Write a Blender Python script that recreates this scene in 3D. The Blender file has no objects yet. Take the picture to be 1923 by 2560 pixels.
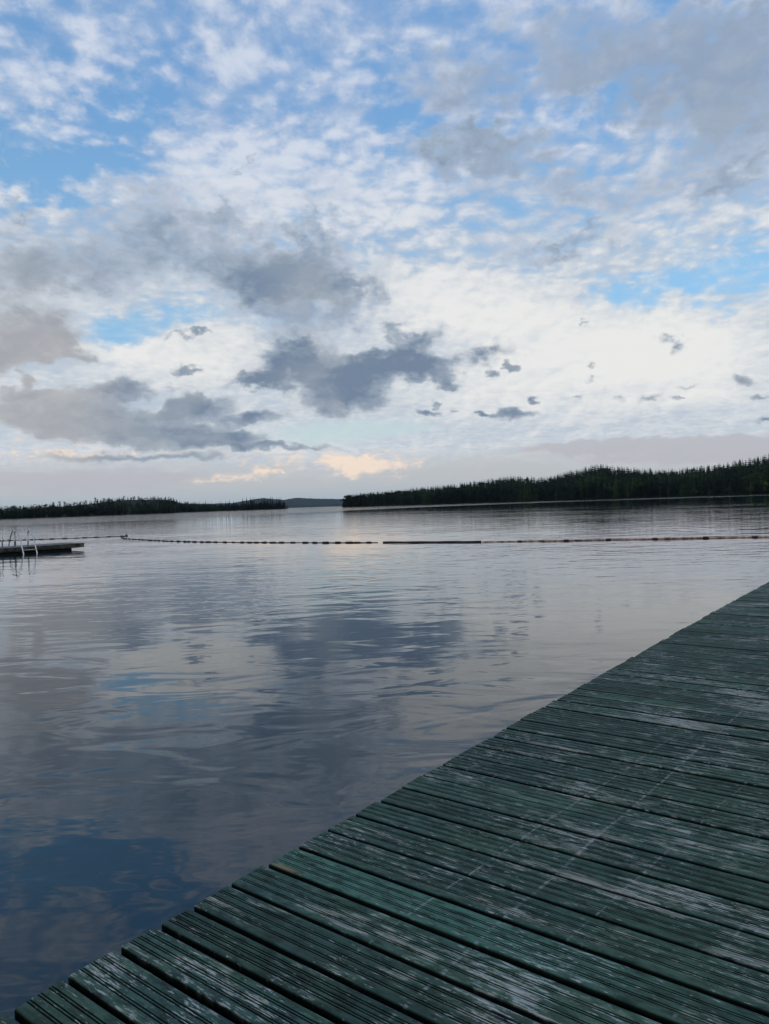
import bpy, bmesh, math, random
import numpy as np
from mathutils import Matrix, Vector

random.seed(7)
rng = np.random.default_rng(11)
scene = bpy.context.scene
col = scene.collection
R = math.radians

# ------------------------------------------------------------------ camera
EYE = 1.65
cd = bpy.data.cameras.new('camera')
cam = bpy.data.objects.new('camera', cd)
col.objects.link(cam)
cam.location = (0, 0, EYE)
cam.rotation_euler = (Matrix.Rotation(R(90 - 0.596), 3, 'X') @ Matrix.Rotation(R(-1.876), 3, 'Z')).to_euler()
cd.sensor_fit = 'VERTICAL'
cd.sensor_height = 36.0
cd.sensor_width = 36.0
cd.lens = 1777 / 2560 * 36.0
cd.clip_start = 0.05
cd.clip_end = 60000
scene.camera = cam
scene.view_settings.view_transform = 'Standard'
scene.view_settings.look = 'None'
scene.view_settings.exposure = 0.0
scene.view_settings.gamma = 1.0
scene.cycles.use_denoising = True
scene.cycles.max_bounces = 6
scene.cycles.volume_bounces = 0

# ------------------------------------------------------------------ node helper
def lin(c):
    return tuple(((v / 255) / 12.92 if v / 255 <= 0.04045 else ((v / 255 + 0.055) / 1.055) ** 2.4) for v in c)

class NT:
    def __init__(self, tree):
        self.t = tree
    def n(self, typ, **kw):
        nd = self.t.nodes.new(typ)
        for k, v in kw.items():
            setattr(nd, k, v)
        return nd
    def put(self, sock, v):
        if v is None:
            return
        if isinstance(v, bpy.types.NodeSocket):
            self.t.links.new(v, sock)
        else:
            if sock.type == 'RGBA' and len(v) == 3:
                v = (*v, 1)
            sock.default_value = v
    def math(self, op, a, b=None, c=None, clamp=False):
        nd = self.n('ShaderNodeMath', operation=op, use_clamp=clamp)
        for i, v in enumerate((a, b, c)):
            self.put(nd.inputs[i], v)
        return nd.outputs[0]
    def vm(self, op, a, b=None, c=None):
        nd = self.n('ShaderNodeVectorMath', operation=op)
        for i, v in enumerate((a, b, c)):
            if v is not None:
                self.put(nd.inputs[i], v)
        return nd.outputs['Value'] if op in ('DOT_PRODUCT', 'LENGTH', 'DISTANCE') else nd.outputs[0]
    def noise(self, vec, scale, detail=4, rough=0.5, dist=0.0, dim='3D', lac=2.0):
        nd = self.n('ShaderNodeTexNoise', noise_dimensions=dim)
        self.put(nd.inputs['Vector'], vec)
        nd.inputs['Scale'].default_value = scale
        nd.inputs['Detail'].default_value = detail
        nd.inputs['Roughness'].default_value = rough
        nd.inputs['Lacunarity'].default_value = lac
        nd.inputs['Distortion'].default_value = dist
        return nd.outputs['Fac'], nd.outputs['Color']
    def mapr(self, v, a, b, c=0.0, d=1.0, smooth=True):
        nd = self.n('ShaderNodeMapRange', interpolation_type='SMOOTHSTEP' if smooth else 'LINEAR')
        self.put(nd.inputs['Value'], v)
        for k, x in (('From Min', a), ('From Max', b), ('To Min', c), ('To Max', d)):
            self.put(nd.inputs[k], x)
        return nd.outputs['Result']
    def mix(self, f, a, b, typ='MIX'):
        nd = self.n('ShaderNodeMix', data_type='RGBA', blend_type=typ)
        self.put(nd.inputs[0], f)
        self.put(nd.inputs[6], a)
        self.put(nd.inputs[7], b)
        return nd.outputs[2]
    def xyz(self, x, y, z=0.0):
        nd = self.n('ShaderNodeCombineXYZ')
        for i, v in enumerate((x, y, z)):
            self.put(nd.inputs[i], v)
        return nd.outputs[0]
    def sep(self, v):
        nd = self.n('ShaderNodeSeparateXYZ')
        self.put(nd.inputs[0], v)
        return nd.outputs
    def mapping(self, v, loc=(0, 0, 0), rot=0.0, scale=(1, 1, 1), typ='POINT'):
        nd = self.n('ShaderNodeMapping', vector_type=typ)
        self.put(nd.inputs['Vector'], v)
        nd.inputs['Location'].default_value = loc
        nd.inputs['Rotation'].default_value = (0, 0, rot)
        nd.inputs['Scale'].default_value = scale
        return nd.outputs[0]

# ------------------------------------------------------------------ sky: where clouds and gaps stand, as
# (azimuth, elevation, half width, half height in degrees, weight, tilt)
HOLES = [
    (-23.93, 24.87, 8.15, 3.35, 1.6, 17.9),
    (-25.84, 22.64, 4.86, 1.99, 1.2, 8.0),
    (-17.98, 28.77, 5.74, 2.17, 1.3, 46.3),
    (-22.71, 31.37, 2.88, 1.0, 0.5, 9.1),
    (-26.32, 32.17, 2.43, 0.95, 0.6, 11.1),
    (-10.85, 33.45, 2.15, 1.26, 0.4, 3.7),
    (2.84, 28.03, 4.07, 1.72, 1.5, -2.7),
    (-2.94, 31.63, 4.43, 1.6, 0.5, -0.1),
    (0.72, 30.49, 4.08, 1.64, 0.6, -1.8),
    (18.89, 28.41, 4.37, 1.61, 1.6, 0.3),
    (13.74, 28.36, 2.47, 0.97, 0.7, -7.4),
    (16.12, 26.91, 2.76, 0.84, 0.7, -8.2),
    (23.95, 14.57, 8.45, 2.28, 2.0, -3.1),
    (28.51, 16.61, 3.79, 2.08, 1.6, -10.4),
    (25.24, 16.56, 3.08, 1.23, 0.7, -9.2),
    (18.47, 15.61, 2.35, 1.3, 0.7, -6.8),
    (-19.6, 13.2, 4.96, 1.99, 1.5, -5.4),
    (-16.19, 14.51, 5.5, 1.34, 0.9, 2.2),
    (-6.66, 12.07, 1.84, 1.06, 0.5, -0.5),
    (-9.52, 13.64, 2.9, 1.38, 0.5, 0.4),
    (-5.92, 30.79, 4.4, 2.71, 0.35, 1.2),
    (22.48, 18.24, 2.88, 1.54, 0.5, -8.8),
    (-20.23, 29.95, 1.98, 1.3, 0.7, 7.5),
]
WHITE = [
    (6.79, 15.3, 12.11, 3.08, 1.0, -3.5),
    (17.35, 12.06, 14.28, 3.38, 1.0, -5.5),
    (1.31, 17.28, 7.43, 2.02, 0.8, -2.1),
    (12.03, 9.02, 14.97, 3.89, 0.8, -3.8),
    (23.8, 9.06, 9.38, 3.97, 0.8, -5.9),
    (-6.94, 24.14, 10.98, 4.28, 0.8, 1.0),
    (-14.16, 22.33, 7.0, 2.46, 0.6, 3.4),
    (-11.9, 26.05, 7.12, 2.34, 0.6, 3.2),
    (3.44, 24.59, 7.4, 2.43, 0.5, -2.9),
    (-15.28, 11.14, 9.01, 2.42, 0.8, 1.1),
    (-18.64, 12.07, 5.02, 1.68, 0.5, 2.0),
    (-24.66, 29.29, 4.04, 2.31, 0.8, 9.5),
    (16.2, 28.84, 1.38, 0.7, 0.9, -8.5),
    (13.66, 26.1, 5.64, 1.73, 0.3, -7.1),
    (-7.64, 5.05, 10.99, 1.83, 0.3, -1.2),
    (-0.38, 21.93, 6.69, 1.91, 0.5, -1.5),
    (-12.75, 13.26, 4.6, 1.37, 0.6, 1.0),
    (-23.37, 15.4, 5.66, 1.59, 0.3, 4.4),
    (20.94, 20.62, 6.55, 1.51, 0.3, -8.9),
]
DARK = [
    (-24.5, 18.09, 7.74, 3.21, 1.1, 5.8),
    (-26.69, 16.04, 3.58, 1.84, 0.6, 5.7),
    (-12.19, 18.79, 11.37, 3.25, 1.15, -8.0),
    (-7.11, 19.72, 5.86, 2.61, 0.8, 0.6),
    (-17.34, 19.95, 4.75, 1.56, 0.5, -16.0),
    (-5.72, 17.74, 7.73, 3.01, 1.1, -0.1),
    (-4.08, 21.98, 3.33, 2.54, 0.9, -60.2),
    (-2.05, 17.03, 3.34, 1.69, 0.6, -1.2),
    (-7.97, 16.39, 6.2, 2.03, 0.5, 0.4),
    (-4.73, 14.67, 4.06, 2.42, 0.45, -0.6),
    (-5.89, 13.12, 3.31, 2.1, 0.4, -0.5),
    (-3.75, 10.78, 9.27, 2.15, 1.4, -1.1),
    (-3.08, 8.61, 5.2, 1.81, 1.3, -1.4),
    (-7.4, 11.9, 4.03, 2.12, 0.9, -30.3),
    (2.21, 10.97, 5.2, 1.79, 1.1, -2.2),
    (2.64, 12.91, 3.34, 1.41, 1.1, 17.6),
    (1.2, 14.19, 1.49, 1.04, 0.7, -2.1),
    (8.14, 11.57, 2.74, 1.13, 1.2, 6.6),
    (10.72, 10.66, 0.86, 0.53, 1.3, -3.8),
    (9.12, 10.27, 1.02, 0.53, 1.1, -3.5),
    (-10.36, 10.31, 2.88, 0.85, 1.0, 10.0),
    (5.14, 9.77, 2.22, 0.9, 0.7, -2.7),
    (-26.5, 12.95, 5.08, 2.37, 1.2, -7.8),
    (-23.48, 12.18, 2.82, 1.17, 1.0, -21.8),
    (-27.45, 11.14, 2.65, 1.91, 1.1, 3.6),
    (-26.02, 9.61, 1.02, 0.65, 0.9, 2.6),
    (-20.89, 9.13, 4.56, 1.36, 1.2, 9.5),
    (-23.66, 7.21, 9.39, 1.48, 1.2, -1.9),
    (-17.86, 5.71, 10.81, 1.26, 1.2, -4.1),
    (-14.36, 7.65, 4.2, 1.84, 1.1, 10.0),
    (-15.72, 8.35, 2.42, 1.4, 0.8, 40.4),
    (-10.11, 7.09, 3.43, 0.87, 1.1, 7.4),
    (-26.36, 8.62, 3.0, 0.65, 0.9, 2.1),
    (-12.67, 5.68, 4.26, 0.94, 0.9, -0.6),
    (-7.65, 4.69, 6.23, 0.44, 1.0, -1.3),
    (-18.92, 4.14, 14.02, 0.49, 0.7, -0.6),
    (9.37, 25.98, 5.8, 2.2, 1.05, -5.3),
    (7.21, 26.74, 2.93, 1.16, 0.6, -4.5),
    (16.26, 30.44, 8.97, 2.87, 0.5, -8.7),
    (26.1, 25.25, 7.95, 2.42, 0.9, 12.6),
    (28.09, 22.75, 3.84, 2.2, 1.0, 17.5),
    (22.42, 26.68, 4.83, 1.62, 0.7, -1.0),
    (26.24, 29.76, 9.18, 2.71, 0.55, -13.5),
    (17.58, 19.4, 3.74, 1.25, 1.0, 4.6),
    (14.1, 18.54, 5.62, 1.09, 1.0, -0.1),
    (26.87, 21.03, 4.21, 0.86, 0.8, 3.6),
    (12.47, 22.65, 8.89, 2.76, 0.45, -6.2),
    (-17.25, 22.41, 5.44, 1.82, 0.35, 4.5),
    (-9.78, 25.57, 2.16, 0.42, 0.7, 2.3),
    (-12.09, 21.5, 1.78, 0.56, 0.6, 2.5),
    (-27.12, 23.84, 0.89, 0.55, 0.8, 9.0),
    (-26.82, 20.5, 1.79, 0.87, 0.9, 7.6),
    (21.79, 11.1, 1.42, 0.63, 0.85, -21.3),
    (15.94, 10.48, 0.9, 0.31, 0.75, -4.8),
    (16.32, 9.41, 0.69, 0.28, 0.68, -4.6),
    (10.52, 6.71, 2.81, 0.65, 1.2, 0.9),
    (8.17, 7.01, 1.1, 0.47, 1.2, -2.9),
    (3.02, 7.32, 1.86, 0.47, 1.2, -2.2),
    (3.78, 8.02, 0.59, 0.44, 0.9, -2.4),
    (5.43, 7.4, 0.81, 0.33, 0.8, -2.6),
    (12.89, 7.9, 0.71, 0.36, 1.1, -3.7),
    (15.34, 7.84, 0.69, 0.35, 0.7, -4.0),
    (18.57, 7.39, 1.34, 0.42, 0.82, -12.4),
    (21.36, 7.2, 1.42, 0.54, 0.82, 0.2),
    (23.77, 7.97, 1.44, 0.53, 0.85, 2.5),
    (27.42, 8.28, 1.65, 0.58, 0.82, -10.3),
    (28.21, 7.1, 1.16, 0.45, 0.82, 2.1),
    (27.93, 5.31, 1.17, 0.33, 1.1, -4.9),
    (16.37, 13.44, 0.48, 0.3, 0.7, -5.7),
    (-15.99, 10.57, 1.55, 0.48, 1.1, 1.1),
    (-15.21, 12.93, 1.8, 0.61, 0.9, 1.5),
    (23.12, 7.05, 0.63, 0.27, 0.8, -5.0),
]
VEIL = [
    (17.28, 30.28, 14.36, 3.91, 0.9, -9.2),
    (26.11, 25.65, 8.56, 4.54, 1.0, -12.5),
    (15.95, 21.94, 15.9, 3.35, 0.6, -3.3),
    (9.35, 25.68, 7.25, 2.21, 1.1, -5.3),
    (28.01, 29.57, 8.33, 3.65, 0.8, -14.4),
    (7.35, 30.13, 5.85, 3.0, 0.4, -4.7),
    (14.1, 18.54, 7.72, 1.29, 0.5, -6.1),
    (-10.04, 19.01, 15.86, 4.57, 0.9, -6.6),
    (-24.82, 17.76, 9.86, 3.98, 0.8, 5.8),
    (-4.73, 14.67, 5.54, 3.46, 0.6, -0.6),
    (27.75, 20.85, 4.74, 1.14, 0.6, -11.7),
    (-3.28, 23.55, 5.92, 1.86, 0.35, -0.4),
    (-7.29, 15.03, 7.32, 3.09, 0.6, 0.0),
    (-17.23, 22.72, 6.8, 1.81, 0.3, 4.6),
    (-25.63, 12.37, 5.77, 2.88, 0.6, 3.7),
    (-20.14, 7.27, 10.85, 2.75, 0.6, 0.7),
    (1.8, 29.91, 11.11, 3.31, 0.25, -2.2),
]
PEACH = [
    (-0.85, 3.21, 5.59, 1.26, 0.9, -1.8),
    (-7.69, 3.58, 8.79, 0.88, 0.35, -1.4),
    (-2.53, 3.07, 2.23, 0.96, 0.7, -1.7),
    (0.1, 3.55, 1.86, 0.82, 0.5, -1.9),
    (-11.88, 2.59, 4.64, 0.62, 1.0, 4.6),
    (-9.35, 2.89, 1.63, 0.48, 0.7, -1.4),
    (-22.82, 4.34, 11.41, 0.61, 1.0, -0.2),
    (-14.81, 4.63, 5.58, 0.36, 0.5, -0.7),
    (-24.66, 5.18, 6.78, 1.01, 0.3, 0.3),
    (-4.74, 3.51, 11.11, 2.22, 0.25, -1.6),
    (15.38, 3.29, 6.93, 0.29, 0.3, -2.8),
    (-23.17, 12.2, 3.78, 0.82, 0.25, 3.1),
    (8.26, 3.98, 9.13, 0.73, 0.15, -2.5),
]
MAUVE = [
    (22.06, 3.28, 13.44, 1.24, 1.0, -2.3),
    (15.4, 4.0, 10.39, 0.79, 0.7, -0.0),
    (26.72, 3.82, 8.92, 0.79, 0.6, -2.0),
    (4.55, 3.21, 9.26, 1.48, 0.3, -2.1),
    (-22.24, 2.62, 15.99, 1.55, 0.8, -1.0),
    (-12.02, 3.68, 10.7, 0.73, 0.4, -1.1),
]
TEAL = [
    (-3.92, 5.88, 8.53, 1.4, 1.0, 0.5),
    (2.79, 6.04, 5.95, 0.96, 0.5, -2.2),
]

SUN_EL, SUN_AZ = 11.0, 215.0
world = bpy.data.worlds.new('World')
scene.world = world
world.use_nodes = True
wt = world.node_tree
wt.nodes.clear()
W = NT(wt)
GAIN = 10.0          # cloud radiances below are for a Background strength of 0.1
def C(r, g, b):
    return tuple(v * GAIN for v in lin((r, g, b)))
tc = W.n('ShaderNodeTexCoord')
D = tc.outputs['Generated']
dx, dy, dz = W.sep(D)
RAD = 57.29578
el = W.math('MULTIPLY', W.math('ARCSINE', dz), RAD)
az = W.math('MULTIPLY', W.math('ARCTAN2', dx, dy), RAD)
P = W.xyz(az, el, 0.0)
zc = W.math('ADD', W.math('MAXIMUM', dz, 0.0), 0.14)
Q = W.xyz(W.math('DIVIDE', dx, zc), W.math('DIVIDE', dy, zc), 0.0)

def blobs(table, P):
    acc = None
    for (a, e, ra, re, w, rot) in table:
        m = W.mapping(P, (a, e, 0), R(rot), (ra, re, 1), 'TEXTURE')
        g = W.n('ShaderNodeTexGradient', gradient_type='SPHERICAL')
        W.put(g.inputs[0], m)
        acc = W.math('MULTIPLY_ADD', g.outputs['Fac'], w, acc if acc is not None else 0.0)
    return acc

Pn = W.mapping(P, (0, 0, 0), 0.0, (0.62, 1.0, 1.0))
# ragged outlines: the places are looked up through a turbulent offset
_, wc1 = W.noise(Pn, 0.85, 6, 0.54, dim='2D')
_, wc2 = W.noise(Pn, 0.22, 3, 0.5, dim='2D')
wamp = W.mapr(el, 2.0, 26.0, 0.55, 1.9)
w1 = W.vm('MULTIPLY', W.vm('SUBTRACT', wc1, (0.5, 0.5, 0.5)), (3.6, 2.4, 0.0))
w2 = W.vm('MULTIPLY', W.vm('SUBTRACT', wc2, (0.5, 0.5, 0.5)), (4.0, 2.6, 0.0))
w2 = W.vm('MULTIPLY', w2, W.xyz(wamp, wamp, 0.0))
PW = W.vm('ADD', P, W.vm('MULTIPLY_ADD', w1, W.xyz(wamp, wamp, 0.0), w2))
P2 = W.vm('MULTIPLY_ADD', w1, (0.8, 0.45, 0.0), P)
# noises
_, warpc = W.noise(Q, 1.6, 3, 0.5)
Qw = W.vm('MULTIPLY_ADD', warpc, (0.22, 0.22, 0.0), Q)
n_big, _ = W.noise(Qw, 1.3, 4, 0.5)
n_pf, _ = W.noise(Qw, 10.0, 7, 0.60)
vor = W.n('ShaderNodeTexVoronoi', feature='SMOOTH_F1', voronoi_dimensions='2D')
vor.inputs['Scale'].default_value = 19.0
vor.inputs['Smoothness'].default_value = 0.6
_, wv_ = W.noise(Q, 9.0, 4, 0.6)
W.put(vor.inputs['Vector'], W.vm('MULTIPLY_ADD', wv_, (0.10, 0.10, 0.0), Qw))
n_puff = W.math('MULTIPLY_ADD', W.math('SUBTRACT', 0.42, vor.outputs['Distance']), 0.40, n_pf)
_, pw = W.noise(Pn, 0.35, 3, 0.5, dim='2D')
Pw = W.vm('MULTIPLY_ADD', pw, (2.2, 1.6, 0.0), Pn)
n_edge, _ = W.noise(Pw, 0.42, 8, 0.60, dim='2D')
n_fine, _ = W.noise(Pw, 1.5, 6, 0.58, dim='2D')
n_off, _ = W.noise(W.vm('ADD', Pw, (-0.22, 0.42, 0.0)), 0.42, 8, 0.60, dim='2D')
lit = W.math('SUBTRACT', n_edge, n_off)      # light falls on the upper left flanks
Ps = W.mapping(P, (0, 0, 0), R(1.5), (0.10, 1.0, 1.0))
n_str, _ = W.noise(Ps, 0.7, 6, 0.55, dim='2D')

# clear sky
sky = W.n('ShaderNodeTexSky', sky_type='NISHITA')
sky.sun_disc = False
sky.sun_elevation = R(SUN_EL)
sky.sun_rotation = R(SUN_AZ)
sky.air_density = 1.0
sky.dust_density = 0.6
sky.ozone_density = 2.0
clear_hi = W.mix(W.mapr(el, 12, 34), C(138, 191, 231), C(114, 165, 220))
clear = W.mix(0.72, W.vm('MULTIPLY', sky.outputs[0], (2.0, 2.0, 2.0)), clear_hi)
low = W.mapr(el, 12.0, 3.0)
clear = W.mix(low, clear, C(196, 214, 224))

hole = blobs(HOLES, PW)
white = blobs(WHITE, PW)
# high white layer
nb = W.math('MULTIPLY_ADD', n_big, 0.9, -0.45)
hi_el = W.mapr(el, 14.0, 30.0)
smooth_ = W.math('SUBTRACT', 1.0, W.math('MULTIPLY', W.math('MINIMUM', white, 1.0), 0.6))
np_amp = W.math('MULTIPLY', W.mapr(el, 11.0, 25.0, 0.25, 2.3), smooth_)
npf = W.math('MULTIPLY', W.math('SUBTRACT', n_puff, 0.5), np_amp)
cov = W.math('ADD', W.mapr(el, 14.0, 27.0, 0.95, 0.68), W.math('ADD', nb, npf))
cov = W.math('MULTIPLY_ADD', white, 0.55, cov)
cov = W.math('MULTIPLY_ADD', hole, -0.62, cov)
cov = W.math('MULTIPLY_ADD', W.math('SUBTRACT', n_edge, 0.5), 0.9, cov)
a_hi = W.mapr(cov, W.mapr(el, 10, 24, 0.0, -0.18), W.mapr(el, 10, 24, 0.95, 1.20))
b1 = W.math('MULTIPLY_ADD', W.math('SUBTRACT', n_puff, 0.5), W.math('MULTIPLY', W.mapr(el, 10, 24, 0.5, 1.7), smooth_), W.math('MULTIPLY_ADD', white, 0.55, 0.36))
b1 = W.math('MULTIPLY_ADD', lit, 0.9, b1)
br = W.mapr(b1, 0.05, 0.95)
hi_dark = W.mix(hi_el, C(186, 198, 212), C(160, 182, 214))
hi_light = W.mix(hi_el, C(237, 236, 233), C(208, 217, 233))
hi_col = W.mix(br, hi_dark, hi_light)
skyc = W.mix(W.math('MULTIPLY', a_hi, 0.96), clear, hi_col)

# pale teal gap, mauve bank and veil above the horizon, peach lit tops
st = W.math('SUBTRACT', n_str, 0.5)
def grounded(b, noise, k):
    return W.math('MULTIPLY_ADD', W.math('MULTIPLY', noise, W.math('MINIMUM', W.math('MULTIPLY', b, 4.0), 1.0)), k, b)
teal = W.mapr(grounded(blobs(TEAL, P2), st, 0.8), 0.1, 0.8)
skyc = W.mix(W.math('MULTIPLY', teal, 0.8), skyc, C(193, 215, 219))
bank_el = W.math('MULTIPLY_ADD', st, 3.0, W.math('MULTIPLY_ADD', n_fine, -0.8, el))
bank = W.mapr(bank_el, 4.4, 1.4)
skyc = W.mix(W.math('MULTIPLY', bank, 0.95), skyc, W.mix(W.mapr(el, 0.3, 2.4), C(175, 186, 194), C(190, 193, 196)))
mv = W.mapr(grounded(blobs(MAUVE, P2), st, 1.3), 0.15, 0.62)
skyc = W.mix(W.math('MULTIPLY', mv, 0.85), skyc, C(186, 186, 193))
pe = blobs(PEACH, P2)
pe = grounded(pe, W.math('MULTIPLY_ADD', st, 0.6, W.math('SUBTRACT', n_fine, 0.5)), 2.4)
peach = W.mapr(W.math('MULTIPLY_ADD', lit, 0.8, pe), 0.05, 1.25)
skyc = W.mix(W.math('MULTIPLY', peach, 0.9), skyc, W.mix(peach, C(222, 208, 199), C(248, 227, 208)))

# soft grey veil high up
vl = blobs(VEIL, PW)
vl = grounded(vl, W.math('ADD', W.math('MULTIPLY', W.math('SUBTRACT', n_puff, 0.5), 0.8), W.math('SUBTRACT', n_edge, 0.5)), 0.9)
veil = W.mapr(vl, 0.05, 0.95)
skyc = W.mix(W.math('MULTIPLY', veil, 0.92), skyc, W.mix(veil, C(170, 186, 209), C(145, 163, 187)))
# low dark cumulus
dk = blobs(DARK, PW)
wsp = W.math('MINIMUM', W.math('MULTIPLY', dk, 2.5), 1.0)
dn = W.math('MULTIPLY_ADD', W.math('SUBTRACT', n_fine, 0.5), 0.55, W.math('MULTIPLY', W.math('SUBTRACT', n_edge, 0.5), 1.7))
dv = W.math('MULTIPLY_ADD', dn, wsp, W.math('MULTIPLY', dk, W.mapr(el, 8, 20, 1.65, 1.35)))
a_dk = W.mapr(dv, 0.12, W.math('ADD', W.mapr(el, 4.0, 22.0, 0.90, 1.6), W.mapr(az, 4.0, 9.0, 0.0, 0.45)))
thick = W.mapr(W.math('MULTIPLY_ADD', W.math('SUBTRACT', n_fine, 0.5), 0.5, dv), 0.2, W.mapr(el, 10, 20, 1.8, 2.2), 0.0, 1.0, False)
thick = W.math('MULTIPLY_ADD', lit, -1.3, thick, clamp=True)
dk_low = W.mix(W.mapr(thick, 0.0, 0.5, 0, 1, False), C(190, 198, 206), W.mix(W.mapr(thick, 0.5, 1.0, 0, 1, False), C(148, 162, 179), C(110, 129, 153)))
dk_up = W.mix(thick, C(180, 195, 213), C(126, 147, 172))
dk_col = W.mix(W.mapr(el, 12.0, 24.0), dk_low, dk_up)
n_tone, _ = W.noise(Pw, 0.16, 2, 0.5, dim='2D')
dk_col = W.mix(W.mapr(n_tone, 0.40, 0.75, 0.0, 0.5), dk_col, C(174, 180, 186))
warm = W.math('MULTIPLY', W.mapr(az, -18.0, -25.0), W.mapr(el, 20.0, 12.0))
dk_col = W.mix(W.math('MULTIPLY', warm, 0.6), dk_col, C(190, 186, 184))
skyc = W.mix(W.math('MULTIPLY', a_dk, 0.95), skyc, dk_col)
# below the horizon
skyc = W.mix(W.mapr(el, -0.2, -2.0), skyc, C(60, 70, 74))
bg = W.n('ShaderNodeBackground')
W.put(bg.inputs['Color'], skyc)
bg.inputs['Strength'].default_value = 0.1
wo = W.n('ShaderNodeOutputWorld')
wt.links.new(bg.outputs[0], wo.inputs['Surface'])
world.cycles.sampling_method = 'MANUAL'
world.cycles.sample_map_resolution = 512

sd = bpy.data.lights.new('sun', 'SUN')
sd.energy = 0.5
sd.angle = R(18)
sd.color = (1.0, 0.88, 0.74)
sun = bpy.data.objects.new('sun', sd)
col.objects.link(sun)
_sv = Vector((math.sin(R(SUN_AZ)) * math.cos(R(SUN_EL)), math.cos(R(SUN_AZ)) * math.cos(R(SUN_EL)), math.sin(R(SUN_EL))))
sun.rotation_euler = _sv.to_track_quat('Z', 'Y').to_euler()
sun.location = (-20, -30, 20)

# ------------------------------------------------------------------ object helpers
def tag(o, label=None, cat=None, group=None, kind=None):
    if label: o['label'] = label
    if cat: o['category'] = cat
    if group: o['group'] = group
    if kind: o['kind'] = kind
    return o

def mesh_np(name, V, F4=None, F3=None, mats=(), parent=None, smooth=False, mat_idx=None):
    """link a mesh from numpy arrays: F4 quads, F3 triangles"""
    me = bpy.data.meshes.new(name)
    V = np.asarray(V, np.float32)
    n4 = 0 if F4 is None else len(F4)
    n3 = 0 if F3 is None else len(F3)
    me.vertices.add(len(V))
    me.vertices.foreach_set('co', V.ravel())
    loops = []
    if n4: loops.append(np.asarray(F4, np.int32).ravel())
    if n3: loops.append(np.asarray(F3, np.int32).ravel())
    loops = np.concatenate(loops)
    me.loops.add(len(loops))
    me.loops.foreach_set('vertex_index', loops)
    me.polygons.add(n4 + n3)
    starts = np.concatenate([np.arange(n4) * 4, n4 * 4 + np.arange(n3) * 3]).astype(np.int32)
    me.polygons.foreach_set('loop_start', starts)
    if smooth:
        me.polygons.foreach_set('use_smooth', np.ones(n4 + n3, bool))
    for m in mats:
        me.materials.append(m)
    if mat_idx is not None:
        me.polygons.foreach_set('material_index', np.asarray(mat_idx, np.int32))
    me.update(calc_edges=True)
    me.validate()
    o = bpy.data.objects.new(name, me)
    col.objects.link(o)
    if parent: o.parent = parent
    return o

def empty(name, loc=(0, 0, 0), rz=0.0):
    o = bpy.data.objects.new(name, None)
    col.objects.link(o)
    o.location = loc
    o.rotation_euler = (0, 0, rz)
    o.empty_display_size = 0.2
    return o

class MB:
    """collects boxes, tubes and lathes into one mesh"""
    def __init__(self):
        self.v, self.q = [], []
    def add(self, vs, qs):
        b = len(self.v)
        self.v += [tuple(p) for p in vs]
        self.q += [tuple(i + b for i in f) for f in qs]
    def box(self, c, s, rz=0.0, bev=0.0):
        hx, hy, hz = s[0] / 2, s[1] / 2, s[2] / 2
        b = min(bev, hx * .9, hy * .9, hz * .9)
        ca, sa = math.cos(rz), math.sin(rz)
        prof = [(-hz, b), (-hz + b, 0), (hz - b, 0), (hz, b)] if b > 0 else [(-hz, 0), (hz, 0)]
        vs = []
        for z, ins in prof:
            for sx, sy in ((-1, -1), (1, -1), (1, 1), (-1, 1)):
                x, y = sx * (hx - ins), sy * (hy - ins)
                vs.append((c[0] + x * ca - y * sa, c[1] + x * sa + y * ca, c[2] + z))
        qs = [(3, 2, 1, 0)]
        n = len(prof)
        for k in range(n - 1):
            for i in range(4):
                j = (i + 1) % 4
                qs.append((k * 4 + i, k * 4 + j, k * 4 + 4 + j, k * 4 + 4 + i))
        t = (n - 1) * 4
        qs.append((t, t + 1, t + 2, t + 3))
        self.add(vs, qs)
    def tube(self, pts, r, seg=10, cap=True):
        pts = [Vector(p) for p in pts]
        rs = r if isinstance(r, (list, tuple)) else [r] * len(pts)
        vs, qs = [], []
        up = None
        for i, p in enumerate(pts):
            d = (pts[min(i + 1, len(pts) - 1)] - pts[max(i - 1, 0)]).normalized()
            if up is None:
                up = Vector((0, 0, 1)) if abs(d.z) < 0.9 else Vector((1, 0, 0))
            s = d.cross(up).normalized()
            up = s.cross(d).normalized()
            for k in range(seg):
                a = 2 * math.pi * k / seg
                vs.append(p + s * math.cos(a) * rs[i] + up * math.sin(a) * rs[i])
        for i in range(len(pts) - 1):
            for k in range(seg):
                j = (k + 1) % seg
                qs.append((i * seg + k, i * seg + j, (i + 1) * seg + j, (i + 1) * seg + k))
        if cap:
            for base, order in ((0, -1), ((len(pts) - 1) * seg, 1)):
                ring = [base + k for k in range(seg)][::order]
                for k in range(1, seg - 2, 2):
                    qs.append((ring[0], ring[k], ring[k + 1], ring[k + 2]))
        self.add(vs, qs)
    def build(self, name, mat, parent=None, smooth=False):
        return mesh_np(name, np.array(self.v), np.array(self.q), None, [mat], parent, smooth)

def material(name):
    m = bpy.data.materials.new(name)
    m.use_nodes = True
    m.node_tree.nodes.clear()
    N = NT(m.node_tree)
    b = N.n('ShaderNodeBsdfPrincipled')
    o = N.n('ShaderNodeOutputMaterial')
    m.node_tree.links.new(b.outputs[0], o.inputs['Surface'])
    return m, N, b

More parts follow.
